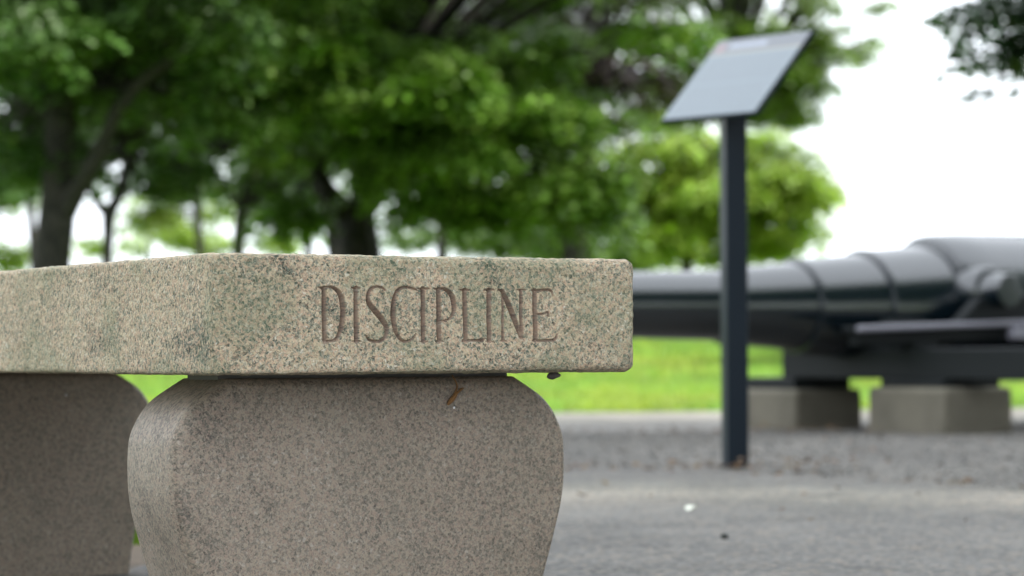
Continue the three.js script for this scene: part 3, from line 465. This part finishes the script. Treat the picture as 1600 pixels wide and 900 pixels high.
shrub('far_shrub', 'pale green shrub beside the thickest dark trunk at the bench edge', 52, LIME, [[10, 400, 55, 0.5, 0.3, 0.5, 70], [-60, 370, 55, 0.7, 0.6, 0.5, 160]]);
shrub('far_shrub', 'low thin pale shrub showing between the narrow and the broad trunk', 55, LIME, [[440, 380, 60, 0.5, 0.25, 0.4, 60], [330, 385, 60, 0.6, 0.22, 0.4, 60], [270, 370, 60, 0.5, 0.22, 0.3, 40], [140, 385, 60, 0.4, 0.25, 0.3, 30], [210, 388, 60, 0.4, 0.2, 0.3, 26]]);
shrub('far_shrub', 'low thin pale shrub right beside the broadest trunk', 56, [0.12, 0.22, 0.03], [[640, 378, 60, 0.5, 0.26, 0.4, 56], [720, 370, 60, 0.5, 0.3, 0.4, 60], [790, 380, 60, 0.5, 0.3, 0.4, 70], [840, 365, 60, 0.5, 0.3, 0.4, 60]]);
tree({ name: 'far_tree', seed: 81, label: 'small light green tree low between the two slim dark trunks', group: 'far pale trees on the lawn crest', leaf: LIME, hub: [235, 340, 62], twig: 0.7, wood: [[[232, 430, 62, 0.05], [234, 380, 62, 0.045], [238, 330, 62, 0.03]]], boughs: boughs(82, 34, [270, 330, 62], [110, 55, 1.2], [0.36, 0.15, 0.36], 13) });
tree({ name: 'far_tree', seed: 83, label: 'thin light green tree on a fine stem with white sky around it', group: 'far pale trees on the lawn crest', leaf: [0.09, 0.17, 0.025], hub: [690, 330, 66], twig: 0.8, wood: [[[684, 430, 66, 0.05], [685, 380, 66, 0.05], [690, 320, 66, 0.04]]], boughs: [...boughs(84, 44, [790, 345, 66], [140, 50, 1.2], [0.45, 0.17, 0.45], 17), ...boughs(85, 14, [650, 345, 66], [70, 40, 1.2], [0.36, 0.14, 0.36], 12)] });
tree({ name: 'far_tree', seed: 86, label: 'pale green tree seen past the thick forked trunk at the slab side', group: 'far pale trees on the lawn crest', leaf: LIME, hub: [20, 300, 60], twig: 0.8, wood: [[[-20, 430, 60, 0.08], [-10, 360, 60, 0.07], [10, 280, 60, 0.04]]], boughs: boughs(87, 24, [20, 275, 60], [110, 60, 1.4], [0.5, 0.2, 0.5], 26, hole([[25, 320, 30, 35]])) });

// ------------------------------------------------------------------ grass, litter
{
  const r = rng(404), pos = [], idx = [];
  for (let k = 0; k < 8; k++) { const a = r() * 6.283, o = 0.03 * r(), h = 0.03 + 0.035 * r(), w = 0.003, x = Math.cos(a) * o, z = Math.sin(a) * o, l = 0.02 * r(), b = pos.length / 3, px = -Math.sin(a) * w, pz = Math.cos(a) * w; pos.push(x - px, -0.005, z - pz, x + px, -0.005, z + pz, x + Math.cos(a) * l * 0.5 - px * 0.7, h * 0.6, z + Math.sin(a) * l * 0.5 - pz * 0.7, x + Math.cos(a) * l * 0.5 + px * 0.7, h * 0.6, z + Math.sin(a) * l * 0.5 + pz * 0.7, x + Math.cos(a) * l * 1.3, h, z + Math.sin(a) * l * 1.3); idx.push(b, b + 1, b + 2, b + 1, b + 3, b + 2, b + 2, b + 3, b + 4); }
  const g = new THREE.BufferGeometry(); g.setAttribute('position', new THREE.Float32BufferAttribute(pos, 3)); g.setIndex(idx); g.computeVertexNormals();
  const ms = [], cs = [];
  while (ms.length < 85000) {
    const d = 4.4 + 40 * Math.pow(r(), 1.4), x = (r() - 0.5) * (r() < 0.65 ? 1.5 + d * 0.5 : 5 + d * 1.1); if (inside(earthPoly, x, d) || inside(pathPoly, x, d) || inside(gravelPoly, x, d) || inside(backPoly, x, d)) continue;
    const s = (0.7 + 0.7 * r()) * (1 + d / 40); qq.setFromEuler(ee.set(0, r() * 6.28, 0)); ms.push(m4.compose(V(x, groundY(x, d), -d), qq, V(s, s * 0.8, s)).clone());
    const v = (0.75 + 0.5 * r()) * (0.7 + 0.6 * fbm(x * 0.8, d * 0.8, 21, 3)), dry = r() < 0.06 ? 1.5 : 1 + 0.35 * sstep(0.5, 0.7, fbm(x * 1.3, d * 0.9, 33, 2)); cs.push(cc.setRGB(v * dry, v, v).clone());
  }
  const im = new THREE.InstancedMesh(g, phys({ color: rgb(0.16, 0.30, 0.02), roughness: 0.8, transmission: 0.35, thickness: 0, side: THREE.DoubleSide }), ms.length); im.name = 'lawn_grass'; im.userData = { kind: 'stuff', label: 'short bright grass blades of the mown lawn', category: 'grass' }; im.castShadow = im.receiveShadow = true;
  ms.forEach((m, i) => { im.setMatrixAt(i, m); im.setColorAt(i, cs[i]); }); scene.add(im);
}
{
  const r = rng(77), g = new THREE.IcosahedronGeometry(0.006, 0); g.scale(1, 0.6, 1); const ms = [], cs = [];
  while (ms.length < 9000) { const d = 5.5 + 8 * r(), x = -0.3 + r() * 3.4; if (!inside(gravelPoly, x, d)) continue; const s = 0.4 + 1.0 * r() * r(); qq.setFromEuler(ee.set(r() * 3, r() * 6, r())); ms.push(m4.compose(V(x, 0.009, -d), qq, V(s, s, s)).clone()); const v = 0.5 + 0.8 * r(), w = r() < 0.2 ? 1.2 : 1; cs.push(cc.setRGB(v * w, v, v / w).clone()); }
  const im = new THREE.InstancedMesh(g, std({ color: rgb(0.11, 0.11, 0.108), roughness: 1 }), ms.length); im.name = 'gravel'; im.userData = { kind: 'stuff', label: 'loose small grey stones lying on the gravel bed', category: 'gravel' }; im.castShadow = im.receiveShadow = true;
  ms.forEach((m, i) => { im.setMatrixAt(i, m); im.setColorAt(i, cs[i]); }); scene.add(im);
  const leafs = [], lg = sprayGeometry(99, 2, 0.04, 0.013), lc = []; const put = (x, d) => { const s = 0.6 + 0.8 * r(); qq.setFromEuler(ee.set((r() - 0.5) * 0.5, r() * 6.28, (r() - 0.5) * 0.5)); leafs.push(m4.compose(V(x, 0.026, -d), qq, V(s, s * 0.4, s)).clone()); const v = 0.6 + 0.6 * r(); lc.push(cc.setRGB(v, v * (0.8 + 0.3 * r()), v).clone()); };
  for (let i = 0; i < 70; i++) { const t = r(), e = (r() - 0.3) * 0.12; put(mix(0.1, 1.25, t), mix(7.85, 6.5, t * t) + e * 1.4); }
  for (let i = 0; i < 60; i++) put(0.67 + (r() - 0.5) * 0.55, 7.95 + (r() - 0.5) * 0.3);
  for (let i = 0; i < 120; i++) put(-0.2 + r() * 1.8, 11.57 + (r() - 0.5) * 0.25);
  for (let i = 0; i < 110; i++) put(-0.6 + r() * 3.4, 5 + r() * 7);
  const lm = new THREE.InstancedMesh(lg, std({ color: rgb(0.16, 0.105, 0.055), roughness: 1, side: THREE.DoubleSide }), leafs.length); lm.name = 'leaf_litter'; lm.userData = { kind: 'stuff', label: 'brown leaf litter scattered along the path edge and post foot', category: 'litter' }; lm.castShadow = lm.receiveShadow = true;
  leafs.forEach((m, i) => { lm.setMatrixAt(i, m); lm.setColorAt(i, lc[i]); }); scene.add(lm);
  const scrap = sprayGeometry(41, 2, 0.02, 0.03); scrap.setIndex([...scrap.index.array.slice(0, 12)]); scrap.scale(1.2, 0.4, 1); const s1 = tag(mesh('fallen_petal', scrap, std({ color: rgb(0.7, 0.72, 0.62), roughness: 0.8, side: THREE.DoubleSide })), 'small white petal lying flat on the grey asphalt', 'petal'); const p1 = onGround(1136, 808); s1.position.set(p1.x, 0.024, p1.z);
  const st = new THREE.IcosahedronGeometry(0.008, 1), s2 = tag(mesh('pebble', st, std({ color: rgb(0.025, 0.028, 0.024), roughness: 0.9 })), 'single dark pebble on the asphalt near the white petal', 'pebble'); const p2 = onGround(1132, 853); s2.position.set(p2.x, 0.018, p2.z); s2.scale.y = 0.7;
}
renderer.render(scene, camera);
